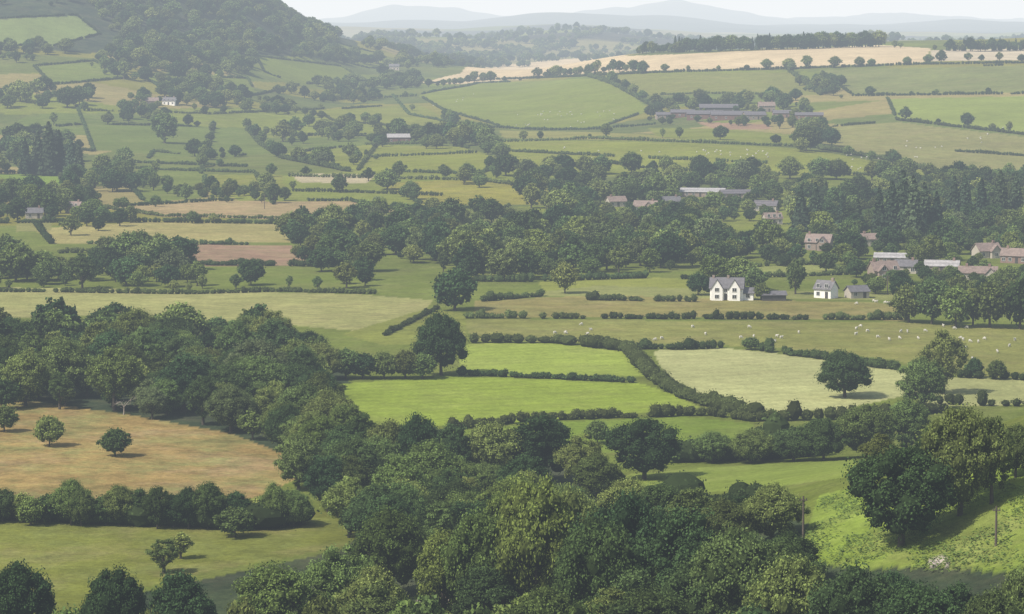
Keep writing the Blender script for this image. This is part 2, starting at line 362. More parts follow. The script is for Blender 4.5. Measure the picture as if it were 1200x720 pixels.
def vor(x,y,cell):
    ci=np.floor(x/cell);cj=np.floor(y/(cell*1.3)); best=np.full(x.shape,1e18); bid=np.zeros(x.shape)
    for di in (-1,0,1):
        for dj in (-1,0,1):
            a=ci+di;b_=cj+dj
            h1=np.modf(np.abs(np.sin(a*127.1+b_*311.7)*43758.5453))[0]; h2=np.modf(np.abs(np.sin(a*269.5+b_*183.3)*43758.5453))[0]
            dx=x-(a+h1)*cell; dy=(y-(b_+h2)*cell*1.3)
            d=dx*dx+dy*dy; k=d<best; best=np.where(k,d,best); bid=np.where(k,np.modf(np.abs(h1*7.77+h2*3.33))[0],bid)
    return bid
vb=vor(xf[m],yf[m],cell)
pa=np.array([albedo(c_,1900) for c_ in pal]); C[m]=pa[(vb*len(pal)).astype(int)%len(pal)]
mf=yf>3400; vb=vor(xf[mf],yf[mf],300.0); pf=np.array([albedo(c_,1900) for c_ in [(116,128,112),(152,162,134),(158,166,138),(162,162,140),(112,124,110),(144,154,130)]]); C[mf]=pf[(vb*6).astype(int)%6]
mv=yf>9500; C[mv]=albedo((124,132,120),1900)
mh=(G(xf,-450,165)*G(yf,3050,430)>.22)&(yf<4200)&(yf>2350); C[mh]=albedo((136,148,130),2800)
hedgelines=[]
for poly,colr,rg,stp,hh in FL:
    W=[]
    n=len(poly)
    for i in range(n):
        a=poly[i];b_=poly[(i+1)%n]; k=max(1,int(math.hypot(a[0]-b_[0],a[1]-b_[1])/25))
        for j in range(k):
            q=P(a[0]+(b_[0]-a[0])*j/k,a[1]+(b_[1]-a[1])*j/k)
            if q: W.append(q)
    if len(W)<3: continue
    A=np.array(W); bb=(xf>A[:,0].min())&(xf<A[:,0].max())&(yf>A[:,1].min())&(yf<A[:,1].max())
    idx=np.nonzero(bb)[0]; ins=inpoly(xf[idx],yf[idx],W); idx=idx[ins]
    D=A[:,1].mean()
    C[idx]=albedo(colr,D); TY[idx,0]=rg; TY[idx,1]=stp
    if hh: hedgelines.append((W+[W[0]],hh))
nc=len(uc)
def ground_part(name,r0,r1):
    V=np.stack([Xg[r0:r1],Yg[r0:r1],Zg[r0:r1]],-1).reshape(-1,3)
    nr=r1-r0; i=np.arange(nr-1)[:,None]*nc+np.arange(nc-1)[None]; i=i.ravel()
    Q=np.stack([i,i+1,i+nc+1,i+nc],1)
    me=mesh_np(name,V,[Q],[mg],smooth=True)
    for an,ar in (('fieldcol',C),('fieldtype',TY)):
        a=me.attributes.new(an,'FLOAT_COLOR','POINT'); B=np.ones((len(V),4),np.float32); B[:,:3]=ar[r0*nc:r1*nc]; a.data.foreach_set('color',B.ravel())
    o=obj(name,me); o["kind"]="structure"; return o
ks=int(np.searchsorted(yr,3900))
g1=ground_part("ground",0,ks+1); g1["label"]="patchwork of green and straw coloured valley fields"
g2=ground_part("hills",ks,len(yr)); g2["label"]="hazy blue rolling hills along the skyline"
# ------------------------------------------------------------ buildings
KEEP=[]
def boxmesh(name,x0,x1,y0,y1,z0,z1,mat,parent):
    V=[(x,y,z) for z in (z0,z1) for y in (y0,y1) for x in (x0,x1)]
    Q=[[0,2,3,1],[4,5,7,6],[0,1,5,4],[2,6,7,3],[0,4,6,2],[1,3,7,5]]
    return obj(name,mesh_np(name,V,[Q],[mat]),parent)
def gable(parent,cx,cy,w,d,hw,hr,ax,wallm,roofm,ov=.35,z0=-1.5):
    def T(u,v,z): return (cx+u,cy+v,z) if ax=='x' else (cx+v,cy+u,z)
    L,B=(w/2,d/2) if ax=='x' else (d/2,w/2)
    V=[];
    for u in (-L,L): V+= [T(u,-B,z0),T(u,B,z0),T(u,B,hw),T(u,0,hw+hr),T(u,-B,hw)]
    wl=obj("wall",mesh_np("wall",V,[np.array([[0,1,2,3,4],[9,8,7,6,5]]),np.array([[0,4,9,5],[1,6,7,2],[4,3,8,9],[3,2,7,8],[0,5,6,1]])],[wallm]),parent)
    s=hr/B; e=.04; t=.18; V=[]
    for u in (-L-ov,L+ov):
        for (v,z) in ((-B-ov,hw-s*ov+e),(0,hw+hr+e),(B+ov,hw-s*ov+e)):
            V.append(T(u,v,z)); V.append(T(u,v,z+t))
    Q=[[1,3,9,7],[3,5,11,9],[0,6,8,2],[2,8,10,4],[0,1,7,6],[5,4,10,11],[0,2,3,1],[2,4,5,3],[6,7,9,8],[8,9,11,10]]
    rf=obj("roof",mesh_np("roof",V,[Q],[roofm]),parent)
    return wl,rf
def window(parent,x,y,z,w=1.1,h=1.2,frame=True,name="window"):
    p=boxmesh(name,x-w/2,x+w/2,y-.06,y+.05,z,z+h,M_GLASS,parent)
    if frame:
        V=[];Q=[];o=0
        for (a,b_,c_,d_) in ((x-w/2-.1,x+w/2+.1,z-.12,z-.003),(x-w/2-.1,x+w/2+.1,z+h+.003,z+h+.1),(x-w/2-.1,x-w/2-.003,z,z+h),(x+w/2+.003,x+w/2+.1,z,z+h),(x-.04,x+.04,z+.01,z+h-.01)):
            v=[(xx,yy,zz) for zz in (c_,d_) for yy in (y-.10,y+.04) for xx in (a,b_)]; V+=v
            Q+=[[q+o for q in r] for r in [[0,2,3,1],[4,5,7,6],[0,1,5,4],[2,6,7,3],[0,4,6,2],[1,3,7,5]]]; o+=8
        obj("frame",mesh_np("frame",V,[Q],[M_FRAME]),p)
    return p
def house(px,py,w,d,hw,hr,rot,wallm,roofm,label,cat="house",name="house",chim=(-.38,.38),nwin=3,storeys=2,wing=None,group=None,door=True,keep=.5):
    q=P(px,py); x,y=q; z=float(H(x,y))
    e=bpy.data.objects.new(name,None); col.objects.link(e); e.location=(x,y,z); e.rotation_euler=(0,0,math.radians(rot)); e.empty_display_size=1
    e["label"]=label; e["category"]=cat
    if group: e["group"]=group
    wl,rf=gable(e,0,0,w,d,hw,hr,'x',wallm,roofm)
    for c_ in chim:
        boxmesh("chimney",w*c_-.4,w*c_+.4,-.35,.35,hw+hr*.6,hw+hr+1.0,M_BRICK if wallm is not M_WHITE else M_STONE,rf)
    for s_ in range(storeys):
        for k in range(nwin):
            wx=-w/2+w*(k+.5)/nwin
            if s_==0 and door and k==nwin//2:
                boxmesh("door",wx-.5,wx+.5,-d/2-.06,-d/2+.05,0,2.0,M_TIMB,e); continue
            if wing and abs(wx-wing[0])<wing[1]/2+.3: continue
            window(e,wx,-d/2,.8+2.4*s_,1.0,1.05)
    if wing:
        wx,ww,wd=wing[:3]
        gable(e,wx,-d/2-wd/2+.02,ww,wd,hw*.96,ww*.55,'y',wallm,roofm,.3)
        for s_ in range(storeys): window(e,wx,-d/2-wd+.02,.8+2.4*s_,1.2,1.05)
    s=F/y
    if keep: KEEP.append((px-w*s*.3,py-(hw+hr)*s,px+w*s*.3,py-(hw+hr)*s*(1-keep),y))
    else: KEEP.append((px-w*s*.3,py,px+w*s*.3,py,y))
    return e
q=P(852,351); x,y=q
wh=bpy.data.objects.new("white_house",None); col.objects.link(wh); wh.location=(x,y,float(H(x,y))); wh.rotation_euler=(0,0,math.radians(-8))
wh["label"]="white rendered farmhouse with twin gables and slate roof"; wh["category"]="house"
wl,rf=gable(wh,0,0,9.6,6.0,3.6,2.7,'x',M_WHITE,M_SLATE)
for c_ in (-4.0,0.3): boxmesh("chimney",c_-.35,c_+.35,-.35,.35,5.6,7.1,M_STONE,rf)
for gx in (-2.7,2.4):
    gable(wh,gx,-3.0-.6,3.3,1.2,3.5,2.6,'y',M_WHITE,M_SLATE,.2)
    for z in (.7,2.7): window(wh,gx,-4.2,z,1.1,1.0)
window(wh,-.2,-3.0,2.4,.8,.9); boxmesh("door",-.65,.25,-3.06,-2.95,0,2.0,M_TIMB,wh)
gable(wh,6.3,.3,3.0,4.2,2.1,1.3,'x',M_WHITE,M_SLATE)
window(wh,6.2,-1.8,.8,1.0)
KEEP.append((830,322,878,350,y))
house(906,352,7,4,1.7,.9,5,M_TIMB,M_SLATE,"low dark timber garden shed with slate roof","shed","garden_shed",(),1,1)
house(968,349,5.6,4.6,2.8,2.2,-35,M_WHITE,M_SLATE,"small white cottage with steep slate roof","house","cottage",(.4,),2,2)
house(1004,349,6,4.5,2.0,1.5,20,M_CREAM,M_SLATE,"cream outbuilding with slate roof beside the cottage","shed","outbuilding",(),2,1)
house(960,293,9,6,3.0,2.6,-20,M_STONE,M_BRTILE,"brown stone house with two weathered tiled gables","house","stone_house",(-.4,),3,2,(2.2,3.8,2),keep=.4)
house(1035,327,8.5,6,3.0,2.6,15,M_STONE,M_BRTILE,"stone house with brown tiled roof among garden trees","house","stone_house",(-.38,),3,2,(-1.5,3.4,1.5),keep=.4)
house(1062,320,7,5,2.4,1.8,-15,M_CREAM,M_SLATE,"cream bungalow with grey slate roof","house","bungalow",(.3,),3,1,keep=.35)
house(1046,309,12,6,2.2,1.3,-12,M_STONE,M_TIN,"long stone hall with pale sheet metal roof","hall","village_hall",(),5,1,keep=.3)
house(1104,319,11,6,2.2,1.6,-14,M_STONE,M_TIN,"long low bungalow with pale grey roof","house","bungalow",(.35,),5,1,keep=.3)
house(1146,328,12,6,2.4,1.8,-10,M_CREAM,M_BRTILE,"long cream bungalow with brown tiled roof","house","bungalow",(-.3,.3),5,1,(4,3.2,1.5),keep=.3)
house(1156,302,8.5,6,2.6,2.4,20,M_CREAM,M_BRTILE,"cream house with brown tiled hipped gable","house","house",(.3,),3,1,(1.5,3.6,1.5),keep=.25)
house(1190,308,9,6,2.6,2.2,-25,M_BRICK,M_BRTILE,"red brick house with brown tiled roof","house","house",(-.3,),4,1,keep=.25)
house(1020,288,8,6,2.6,1.8,10,M_CREAM,M_BRTILE,"cream house with brown roof among garden trees","house","house",(-.3,),3,1,keep=.1)
house(722,242,8,6,2.4,2.0,18,M_CREAM,M_BRTILE,"cream village house half hidden by trees","house","house",(-.3,),3,1,keep=.12)
house(757,248,10,7,2.4,2.2,-15,M_STONE,M_BRTILE,"stone village house with brown tiled roof","house","house",(.3,),3,1,(2,3.6,1.5),keep=.2)
house(822,230,22,11,2.2,1.5,-10,M_STONE,M_TIN,"long stone workshop with pale sheet roof","workshop","workshop",(),7,1,keep=.22)
house(862,232,14,9,2.2,1.5,6,M_STONE,M_GREYR,"long stone workshop with dark grey roof","workshop","workshop",(),6,1,keep=.15)
house(905,263,7,5.5,2.6,2.0,12,M_CREAM,M_BRTILE,"cream village house with brown roof","house","house",(.3,),3,2,keep=.15)
house(898,247,10,6,2.4,1.9,-18,M_CREAM,M_GREYR,"cream village house with grey roof","house","house",(.3,),3,1,keep=.12)
house(786,242,8,6,2.4,1.9,12,M_CREAM,M_SLATE,"cream village house with slate roof","house","house",(.3,),3,1,keep=.12)
for (px,py,w,d,hw,hr,rot,wm,rm) in ((800,137,16,11,3.0,1.8,-4,M_RED,M_GREYR),(826,139,24,13,3.2,2.0,-3,M_RED,M_GREYR),(856,140,26,13,3.2,2.2,-2,M_RED,M_GREYR),(842,132,26,12,3.4,2.2,-2,M_TIMB,M_GREYR),(884,140,14,9,3.0,2.0,8,M_STONE,M_GREYR),(778,139,11,8,2.6,1.6,4,M_STONE,M_GREYR),(948,140,18,9,2.8,1.6,-3,M_RED,M_GREYR),(918,138,14,9,3.0,1.8,0,M_BRICK,M_GREYR)):
    house(px,py,w,d,hw,hr,rot,wm,rm,"long low farm shed with dark roof and rusty front" if wm is M_RED else "farm barn with low dark weathered roof","barn","farm_barn",(),4,1,group="farm sheds around the hill farmyard",keep=.3)
house(898,131,11,7,4.0,2.4,5,M_STONE,M_BRTILE,"tall stone farmhouse with brown tiled roof","house","farmhouse",(-.35,.35),4,2)
house(467,167,14,8,3.2,2.0,6,M_RED,M_TIN,"rusty red field barn with pale sheet roof","barn","field_barn",(),3,1,keep=.8)
house(199,123,9,7,3.0,2.2,-10,M_WHITE,M_SLATE,"white hill farmhouse with slate roof in trees","house","farmhouse",(-.35,.35),3,2,keep=.3)
house(178,123,9,7,2.8,2.2,10,M_STONE,M_BRTILE,"stone farm barn beside the white farmhouse","barn","farm_barn",(),2,1,keep=.15)
house(88,250,6,6,2.6,2.2,-20,M_BRICK,M_BRTILE,"red brick cottage among trees","house","cottage",(.3,),3,2,keep=.12)
house(40,256,7,5,2.4,1.8,10,M_CREAM,M_SLATE,"cream cottage half hidden by hedges","house","cottage",(.3,),2,1,keep=.08)
house(462,82,10,7,3.4,2.4,0,M_CREAM,M_SLATE,"cream farmhouse in the wooded valley","house","farmhouse",(),3,2,keep=.2)
# ------------------------------------------------------------ hedges
hc=0
placedpts=[]
def hedge(W,h,label=None,wd=None,skipdup=False,dens=1.0):
    global hc
    pts=[]
    for i in range(len(W)-1):
        a=np.array(W[i]);b_=np.array(W[i+1]); L=np.linalg.norm(b_-a)
        if L>400: continue
        D=a[1]; sp=h*(.55 if D<1200 else .7); k=max(1,int(L/sp))
        for j in range(k): pts.append(a+(b_-a)*j/k)
    runs=[[]]
    for p in pts:
        if skipdup and any(abs(p[0]-q[0])<14 and abs(p[1]-q[1])<28 for q in placedpts):
            if runs[-1]: runs.append([])
            continue
        runs[-1].append(p)
    for r in runs:
        if len(r)<4: continue
        placedpts.extend(r[::3])
        Vs=[];Q=[];Tt=[];T=[];o=0
        cx,cy=r[len(r)//2]; cz=float(H(cx,cy)); D=cy; far=D>1200
        wd_=wd or h*.9
        ph=random.uniform(0,9)
        gap=0
        for i,p in enumerate(r):
            if gap>0: gap-=1; continue
            if random.random()<(0.03 if not far else .02): gap=random.choice((0,1,2)); continue
            hh=h*(.95+.3*math.sin(i*.31+ph)*math.sin(i*.13)+random.uniform(-.18,.22)); ww=wd_*random.uniform(.7,1.3)
            if not far and random.random()<.07: hh*=1.6; ww*=1.4
            px_,py_=p[0]+random.uniform(-.5,.5),p[1]+random.uniform(-.5,.5)
            c0=np.array([px_-cx,py_-cy,float(H(px_,py_))-cz+hh*.45])
            sc=np.array([ww*.6,ww*.6,hh*.55])
            iv,iff=(IC1V,IC1F) if far else (ICOV,ICOF)
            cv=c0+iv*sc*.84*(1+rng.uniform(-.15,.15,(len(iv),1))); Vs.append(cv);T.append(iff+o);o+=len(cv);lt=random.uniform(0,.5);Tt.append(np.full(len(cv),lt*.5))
            n=int((26 if far else 80)*dens); d=rdir(n); d[:,2]=np.abs(d[:,2])*1.0-.15
            V,q_=leaves(c0+d*sc*rng.uniform(.85,1.25,(n,1)),d+rng.normal(size=(n,3))*.5,max(.2,h*.08)*(1.6 if far else 1)); Vs.append(V);Q.append(q_+o);o+=len(V);Tt.append(np.repeat(lt+rng.uniform(0,.5,n),4))
        if not Vs: continue
        me=mesh_np("hedge",np.concatenate(Vs),[np.concatenate(Q),np.concatenate(T)],[M_HEDGE],tint=np.concatenate(Tt))
        ob=obj("hedge",me,loc=(cx,cy,cz)); ob["label"]=label or ("low dark green field hedge between pastures"); ob["category"]="hedge"; ob["group"]="field hedges"; hc+=1
def PH(pl,h,label=None,**k):
    W=[]
    for i in range(len(pl)-1):
        a,b_=pl[i],pl[i+1]; n=max(1,int(math.hypot(a[0]-b_[0],a[1]-b_[1])/12))
        for j in range(n):
            q=P(a[0]+(b_[0]-a[0])*j/n,a[1]+(b_[1]-a[1])*j/n)
            if q: W.append(q)
    q=P(*pl[-1]); 
    if q: W.append(q)
    hedge(W,h,label,**k); return W
PH([(556,402),(650,402),(735,412),(752,432),(775,452),(805,468),(850,482),(890,492)],2.8,"thick curving hedge around the mown meadow",wd=3.4)
PH([(540,440),(640,444),(748,449)],1.5,"thin trimmed hedge between two mown meadows")
PH([(530,504),(620,494),(720,490),(830,487),(885,495)],1.9)
PH([(890,494),(960,492),(1040,492),(1110,482)],2.8,"overgrown hedge below the pale hay field")
PH([(795,542),(860,540),(950,535),(1030,524)],4.6,"tall bushy hedge beside the green strip field",wd=5)
PH([(740,592),(830,594),(890,590)],3.0,"tall bushy hedge beside the green strip field",wd=4)
PH([(740,409),(800,410),(850,408)],2.0)
PH([(868,409),(888,411)],2.4)
PH([(895,412),(960,421),(1030,432),(1055,434)],2.2)
for a,b_ in ((548,618),(638,690),(710,818),(828,948),(968,1068)): PH([(a,371+a*.004),(b_,371+b_*.004)],1.9,"clipped straight section of hedge across pasture")
PH([(560,354),(640,347)],2.0); PH([(690,352),(820,354)],1.8)
PH([(512,362),(485,376),(450,394)],1.0)
PH([(-40,606),(60,610),(140,614),(230,618),(300,620),(360,612)],3.6,"tall dark hedgerow dividing rough pastures",wd=5)
PH([(1110,442),(1240,447)],2.4); PH([(1100,474),(1240,478)],2.2)
PH([(-40,342),(80,343),(220,345),(330,342),(440,345)],1.4)
PH([(225,311),(330,312),(435,314)],2.2)
PH([(560,330),(630,331)],2.4); PH([(640,330),(760,326)],2.0)
PH([(690,90),(720,100),(745,114),(770,128)],3.2,wd=4)
PH([(925,84),(962,112)],3.5)
PH([(960,175),(1050,190),(1112,208)],3.2,wd=4)
PH([(290,152),(305,170),(330,186),(410,202)],3)
PH([(0,262),(130,260),(340,263)],2.0)
PH([(340,207),(560,212),(600,217)],2.2)
PH([(0,236),(120,240)],2.2); PH([(430,170),(560,168),(700,163),(950,173)],2.0)
PH([(575,150),(640,153),(700,152),(770,146)],2.0)
PH([(505,98),(580,94),(680,90),(760,86),(900,82),(1080,76),(1240,74)],2.4)
PH([(1000,113),(1240,110)],2.4); PH([(1050,141),(1240,163)],2.4); PH([(380,118),(490,113)],2.6)
for pl in ([(350,100),(300,112),(200,114)],[(430,185),(600,178),(720,184)],[(130,190),(290,196)],[(200,222),(420,226),(520,230)],[(100,130),(250,134),(380,128)],[(370,150),(420,160),(560,160)],[(0,176),(60,172),(110,178)],[(90,125),(100,150),(110,178)],[(250,150),(240,186),(235,204)],[(420,200),(440,172)],[(520,140),(570,160),(590,190)],[(600,218),(680,212)],[(60,286),(40,262)],[(330,263),(345,286)],[(460,112),(480,135),(560,150)],[(640,202),(700,190),(760,198)],[(300,205),(320,240)],[(0,300),(100,296),(220,300)],[(110,196),(200,200),(300,203)],[(340,160),(430,158)],[(30,152),(100,146)],[(450,246),(600,244)],[(760,186),(900,192)],[(1120,178),(1240,186)]):
    PH(pl,1.8)
for W,h in hedgelines: hedge(W,h,skipdup=True,dens=.8)
# ------------------------------------------------------------ trees
TREES=[]
def blocked(x,y,h,w):
    z=float(H(x,y)); a,b_=proj(x,y,z); a2,t=proj(x,y,z+h); hwid=w/2*F/y
    for (x0,y0,x1,y1,dd) in KEEP:
        if abs(y-dd)<6 and abs(x-(((x0+x1)/2-600)/F*dd))<(x1-x0)/2/F*dd+w*.3: return True
        if y<dd and a+hwid*.8>x0 and a-hwid*.8<x1 and t<y1 and b_>y0: return True
    return False
def addt(x,y,h,pi,label,force=False):
    if not force and blocked(x,y,h,h*PROT[pi][2]): return
    TREES.append((x,y,h,pi,label))
BL=[0,1,2,3,4,5,6,7,1,0,11,12,13,14,12,4,3,14]
def T1(px,base,top,pi,label,wpx=None):
    q=P(px,base)
    if not q: return
    h=(base-top)*q[1]/F*1.0
    TREES.append((q[0],q[1],h,pi,label,(wpx*q[1]/F)/(h*PROT[pi][2]) if wpx else 1.0))
def scatter(poly,dmin,dmax,sp,hlo,hhi,label,protos=BL,prob=1.0,clump=None):
    us=[p[0] for p in poly]; x0=(min(us)-600)/F; x1=(max(us)-600)/F
    ny=int((dmax-dmin)/sp)
    for j in range(ny):
        y=dmin+(j+.5)*sp
        n=int((x1-x0)*y/sp)+1
        xs=x0*y+(np.arange(n)+.5*(j%2))*sp+rng.uniform(-.45,.45,n)*sp; ys=y+rng.uniform(-.45,.45,n)*sp
        a,b_=proj(xs,ys,H(xs,ys)); k=inpoly(a,b_,poly)&(rng.random(n)<prob)
        if clump is not None:
            nz=np.sin(xs/31+ys/57+1.3)+np.sin(xs/19-ys/83)+np.sin(xs/47+2)*np.sin(ys/37+xs/90)
            k&=nz>clump
        for xx,yy in zip(xs[k],ys[k]): addt(float(xx),float(yy),random.uniform(hlo,hhi)*random.choice((.5,.7,.85,1,1,1.15)),random.choice(protos),label)
def tline(pl,sp,hlo,hhi,label,protos=BL,jit=.4):
    W=[P(*p) for p in pl]; W=[w_ for w_ in W if w_]
    for i in range(len(W)-1):
        a=np.array(W[i]);b_=np.array(W[i+1]); L=np.linalg.norm(b_-a); n=max(1,int(L/sp))
        for j in range(n):
            p=a+(b_-a)*(j+random.uniform(-jit,jit))/n; addt(float(p[0]),float(p[1])+random.uniform(-2,2),random.uniform(hlo,hhi),random.choice(protos),label)
LW="leafy broadleaf tree in the dense valley wood"; LH="broadleaf tree growing in a field hedge"; LF="lone broadleaf tree in open pasture"
T1(517,440,361,12,"dense dark oak tree at the corner of the mown meadow",70)
T1(990,466,407,12,"spreading dark oak tree alone beside the pale hay field",70)
T1(1080,482,415,1,"tall pale green tree in the field hedge",62); T1(1105,462,384,3,"slender tree in the field hedge",55)
T1(755,562,484,12,"broad dark oak tree beside the green strip field",96)
T1(630,566,480,14,"large dark tree by the mown meadow",100); T1(575,570,490,5,"large dark tree by the mown meadow",80); T1(680,580,505,4,"large dark tree by the mown meadow",60); T1(700,590,528,1,"large dark tree by the mown meadow",66)
T1(1056,640,512,12,"big leafy oak on the bracken covered bank",136); T1(1125,604,468,5,"tree above the bracken covered bank",104); T1(1162,590,484,3,"dark tree above the bracken covered bank",60)
T1(1092,570,492,14,"smaller tree above the bracken bank",56); T1(1190,560,492,0,"smaller tree above the bracken bank",50); T1(1030,560,506,3,"smaller tree above the bracken bank",46)
T1(1015,536,468,2,LH,80); T1(1062,530,462,1,LH,60); T1(965,540,486,7,LH,70); T1(930,541,497,2,LH,60); T1(880,543,500,7,LH,60); T1(835,543,503,5,LH,50)
T1(905,636,562,5,"grey green rounded tree below the strip field",82)
T1(850,655,580,0,LW,80); T1(925,695,618,1,LW,80); T1(812,650,568,3,LW,70); T1(770,640,562,5,LW,80); T1(870,625,577,14,LW,50); T1(735,620,556,0,LW,70)
T1(700,760,590,2,LW,130); T1(628,735,545,11,"large bright olive green oak",120); T1(735,735,562,12,LW,120); T1(800,745,585,14,LW,120); T1(560,740,590,5,LW,100); T1(862,760,604,2,LW,140); T1(672,720,560,0,LW,90); T1(585,690,570,13,"bright yellow green tree in the wood",66)
T1(520,740,612,13,"bright yellow green tree in the wood",74); T1(460,700,588,0,LW,100); T1(930,790,640,5,LW,120); T1(1000,800,650,12,LW,130); T1(1080,810,672,1,LW,120); T1(1160,820,682,5,LW,120); T1(1215,790,640,2,LW,100); T1(1120,770,676,14,LW,80); T1(1045,760,662,7,LW,90)
for (a,b_,t,w_,p) in ((425,562,482,60,3),(455,568,486,64,1),(492,572,480,66,0),(528,574,492,60,14),(405,540,470,56,13),(385,520,452,60,5),(372,490,428,56,12),(350,575,505,60,1),(385,600,528,66,14),(410,630,556,66,3),(440,640,562,70,11),(470,640,560,70,5),(365,545,478,60,11),(335,530,470,56,0)): T1(a,b_,t,p,LW,w_)
for (a,t,w_,p) in ((22,648,100,12),(78,700,70,0),(135,655,92,12),(215,660,90,14),(285,690,60,1),(322,650,110,1),(395,632,100,4),(440,655,90,0),(375,690,80,5),(500,690,70,3),(640,680,110,0),(560,700,90,2),(760,680,120,1),(880,700,110,0),(175,705,60,7)):
    T1(a,t+118,t,p,"leafy tree at the edge of the rough pasture",w_)
T1(5,506,472,7,"small bush like thorn tree in rough pasture",38); T1(58,523,484,7,"small rounded thorn tree in rough pasture",42); T1(135,535,499,7,"small dark thorn bush in rough pasture",42)
T1(275,630,592,1,"small pale thorn tree by the hedgerow",52); T1(192,672,630,6,"small yellowish thorn tree in pasture",40); T1(212,655,622,6,"small thorn tree in pasture",30)
T1(533,364,313,5,"rounded tree at the corner of the straw coloured field",58); T1(662,344,304,0,LF,34)
T1(838,338,296,11,"tall pale tree behind the white farmhouse",44); T1(866,339,298,1,"tall pale tree behind the white farmhouse",44); T1(884,341,312,5,"tree behind the white farmhouse",34); T1(818,346,318,7,"bush beside the white farmhouse",30); T1(893,352,330,7,"bush beside the white farmhouse",22)
T1(193,168,129,1,LF,34); T1(1065,378,330,0,LH,46); T1(1092,380,322,2,LH,50); T1(1120,384,330,1,LH,44); T1(1160,384,326,0,LH,56); T1(1195,386,322,2,LH,56); T1(1140,382,336,3,LH,30)
T1(1142,443,417,7,LH,22); T1(1168,445,420,7,LH,26); T1(932,345,302,3,LF,26)
for a in range(-20,360,20): T1(a+random.uniform(-6,6),612+min(a,200)*.03+random.uniform(-2,3),560+random.uniform(-4,20),random.choice([7,5,12,14,0]),"dark tree in the tall hedgerow between rough pastures",random.uniform(34,56))
for a,b_ in ((880,410),(1140,440)): T1(a,b_,b_-16,7,LH,26)
for a in (405,425,450,475,495): T1(a,444,405+random.uniform(0,14),random.choice([5,7,2,12]),LH,40)
for a in (700,650): T1(a,520,490,7,LH,34)
scatter([(-60,418),(60,402),(140,395),(300,405),(380,432),(385,450),(372,500),(400,545),(470,568),(540,580),(600,595),(560,640),(540,690),(440,650),(410,625),(365,590),(350,557),(270,508),(150,487),(0,480),(-60,482)],400,900,7.8,6.5,12.5,LW,prob=.95)
scatter([(540,600),(640,600),(700,660),(760,680),(850,700),(940,740),(1050,780),(1230,790),(1260,870),(380,870),(430,770),(540,700)],335,480,8,6.5,12,LW)
MB="broadleaf tree in the woodland belt along the valley"
scatter([(345,305),(350,288),(420,275),(520,283),(620,278),(700,273),(800,268),(940,266),(940,305),(830,314),(680,328),(600,333),(520,330),(440,336),(430,320),(380,312)],850,1250,9.5,5,12.5,MB,prob=.95,clump=-1.05)
scatter([(335,285),(350,262),(520,258),(640,250),(900,250),(930,266),(700,272),(520,282),(420,276),(350,290)],1000,1500,12.5,5.5,12,MB,clump=-.7)
scatter([(600,232),(680,214),(900,212),(960,230),(940,258),(760,262),(640,258)],1150,1700,11.5,5,12,"garden tree among village houses",prob=.95)
scatter([(930,235),(1100,215),(1260,215),(1260,318),(1000,318),(940,300)],900,1500,10.5,4,11,"garden tree among village houses",prob=.95)
scatter([(985,335),(1060,322),(1240,322),(1240,352),(1050,352)],800,980,7.5,3,7.5,"garden tree among village houses",prob=.9)
scatter([(900,300),(1060,325),(1060,335),(900,312)],850,1050,9,4,8,"garden tree among village houses",prob=.8)
scatter([(-40,318),(240,322),(232,342),(-40,338)],830,1000,10,5,13,"broadleaf tree in the row along the valley road",prob=.88)
scatter([(100,300),(215,298),(225,320),(90,320)],880,1100,12,6,12,"broadleaf tree in the row along the valley road",prob=.85)
scatter([(360,300),(430,300),(440,345),(400,345)],860,1100,12,5,11,MB)
UV="tree in the upper valley copse"
scatter([(-40,190),(40,160),(100,175),(90,205),(-40,205)],1200,2000,14,6,15,UV,prob=.9)
scatter([(70,210),(185,205),(180,226),(80,226)],1200,1700,12,6,13,UV)
scatter([(-40,230),(110,232),(130,262),(-40,262)],1050,1500,11,5,12,UV,prob=.85)
scatter([(-40,100),(90,110),(100,140),(-40,160)],1600,2900,16,6,14,UV,clump=.2)
scatter([(310,158),(400,152),(440,165),(330,172)],1500,2300,17,6,12,UV,prob=.85)
scatter([(430,165),(560,160),(585,178),(580,190),(560,175),(440,175)],1450,2300,13,6,14,"tree sheltering the field barn")
scatter([(760,118),(930,116),(960,138),(960,152),(930,154),(905,150),(760,146)],1700,2500,12,4,11,"tree sheltering the hill farm",prob=.9)
scatter([(925,158),(965,150),(975,172),(930,180)],1500,2200,14,8,15,"tree sheltering the hill farm")
scatter([(930,98),(985,100),(990,116),(950,112)],1800,2600,14,6,12,"tree sheltering the hill farm")
scatter([(60,260),(130,255),(215,265),(210,290),(80,290)],1000,1300,14,5,12,UV,clump=.1)
scatter([(240,225),(350,222),(380,238),(240,240)],1100,1600,13,4,10,UV,clump=.2)
scatter([(100,182),(380,172),(400,205),(120,205)],1300,2100,14,4,10,UV,clump=1.15)
scatter([(90,108),(480,98),(490,130),(280,150),(100,145)],1700,3000,15,5,12,UV,clump=.85)
scatter([(150,112),(260,108),(270,128),(150,132)],1700,2700,13,5,11,UV,prob=.85)
scatter([(100,226),(650,215),(680,245),(400,262),(100,262)],1050,1600,14,3,8,UV,clump=1.5)
scatter([(400,140),(560,150),(600,200),(400,200)],1300,2200,18,4,9,UV,clump=1.5)
scatter([(480,205),(640,200),(680,215),(640,225),(480,215)],1200,1700,16,5,10,UV,clump=.7)
TH="tree of the hillside wood"
hillw=[(90,-200),(300,-60),(345,-14),(420,30),(395,46),(395,66),(480,80),(440,76),(400,76),(300,62),(290,90),(160,84),(120,66),(140,50),(110,12),(60,-20)]
scatter(hillw,2100,3700,11.5,6,15,TH,clump=-1.4)
scatter([(-60,52),(60,58),(120,66),(160,86),(300,92),(350,100),(420,98),(480,80),(500,104),(300,112),(160,104),(40,76),(-60,72)],2000,3500,15,6,14,TH,clump=-.5)
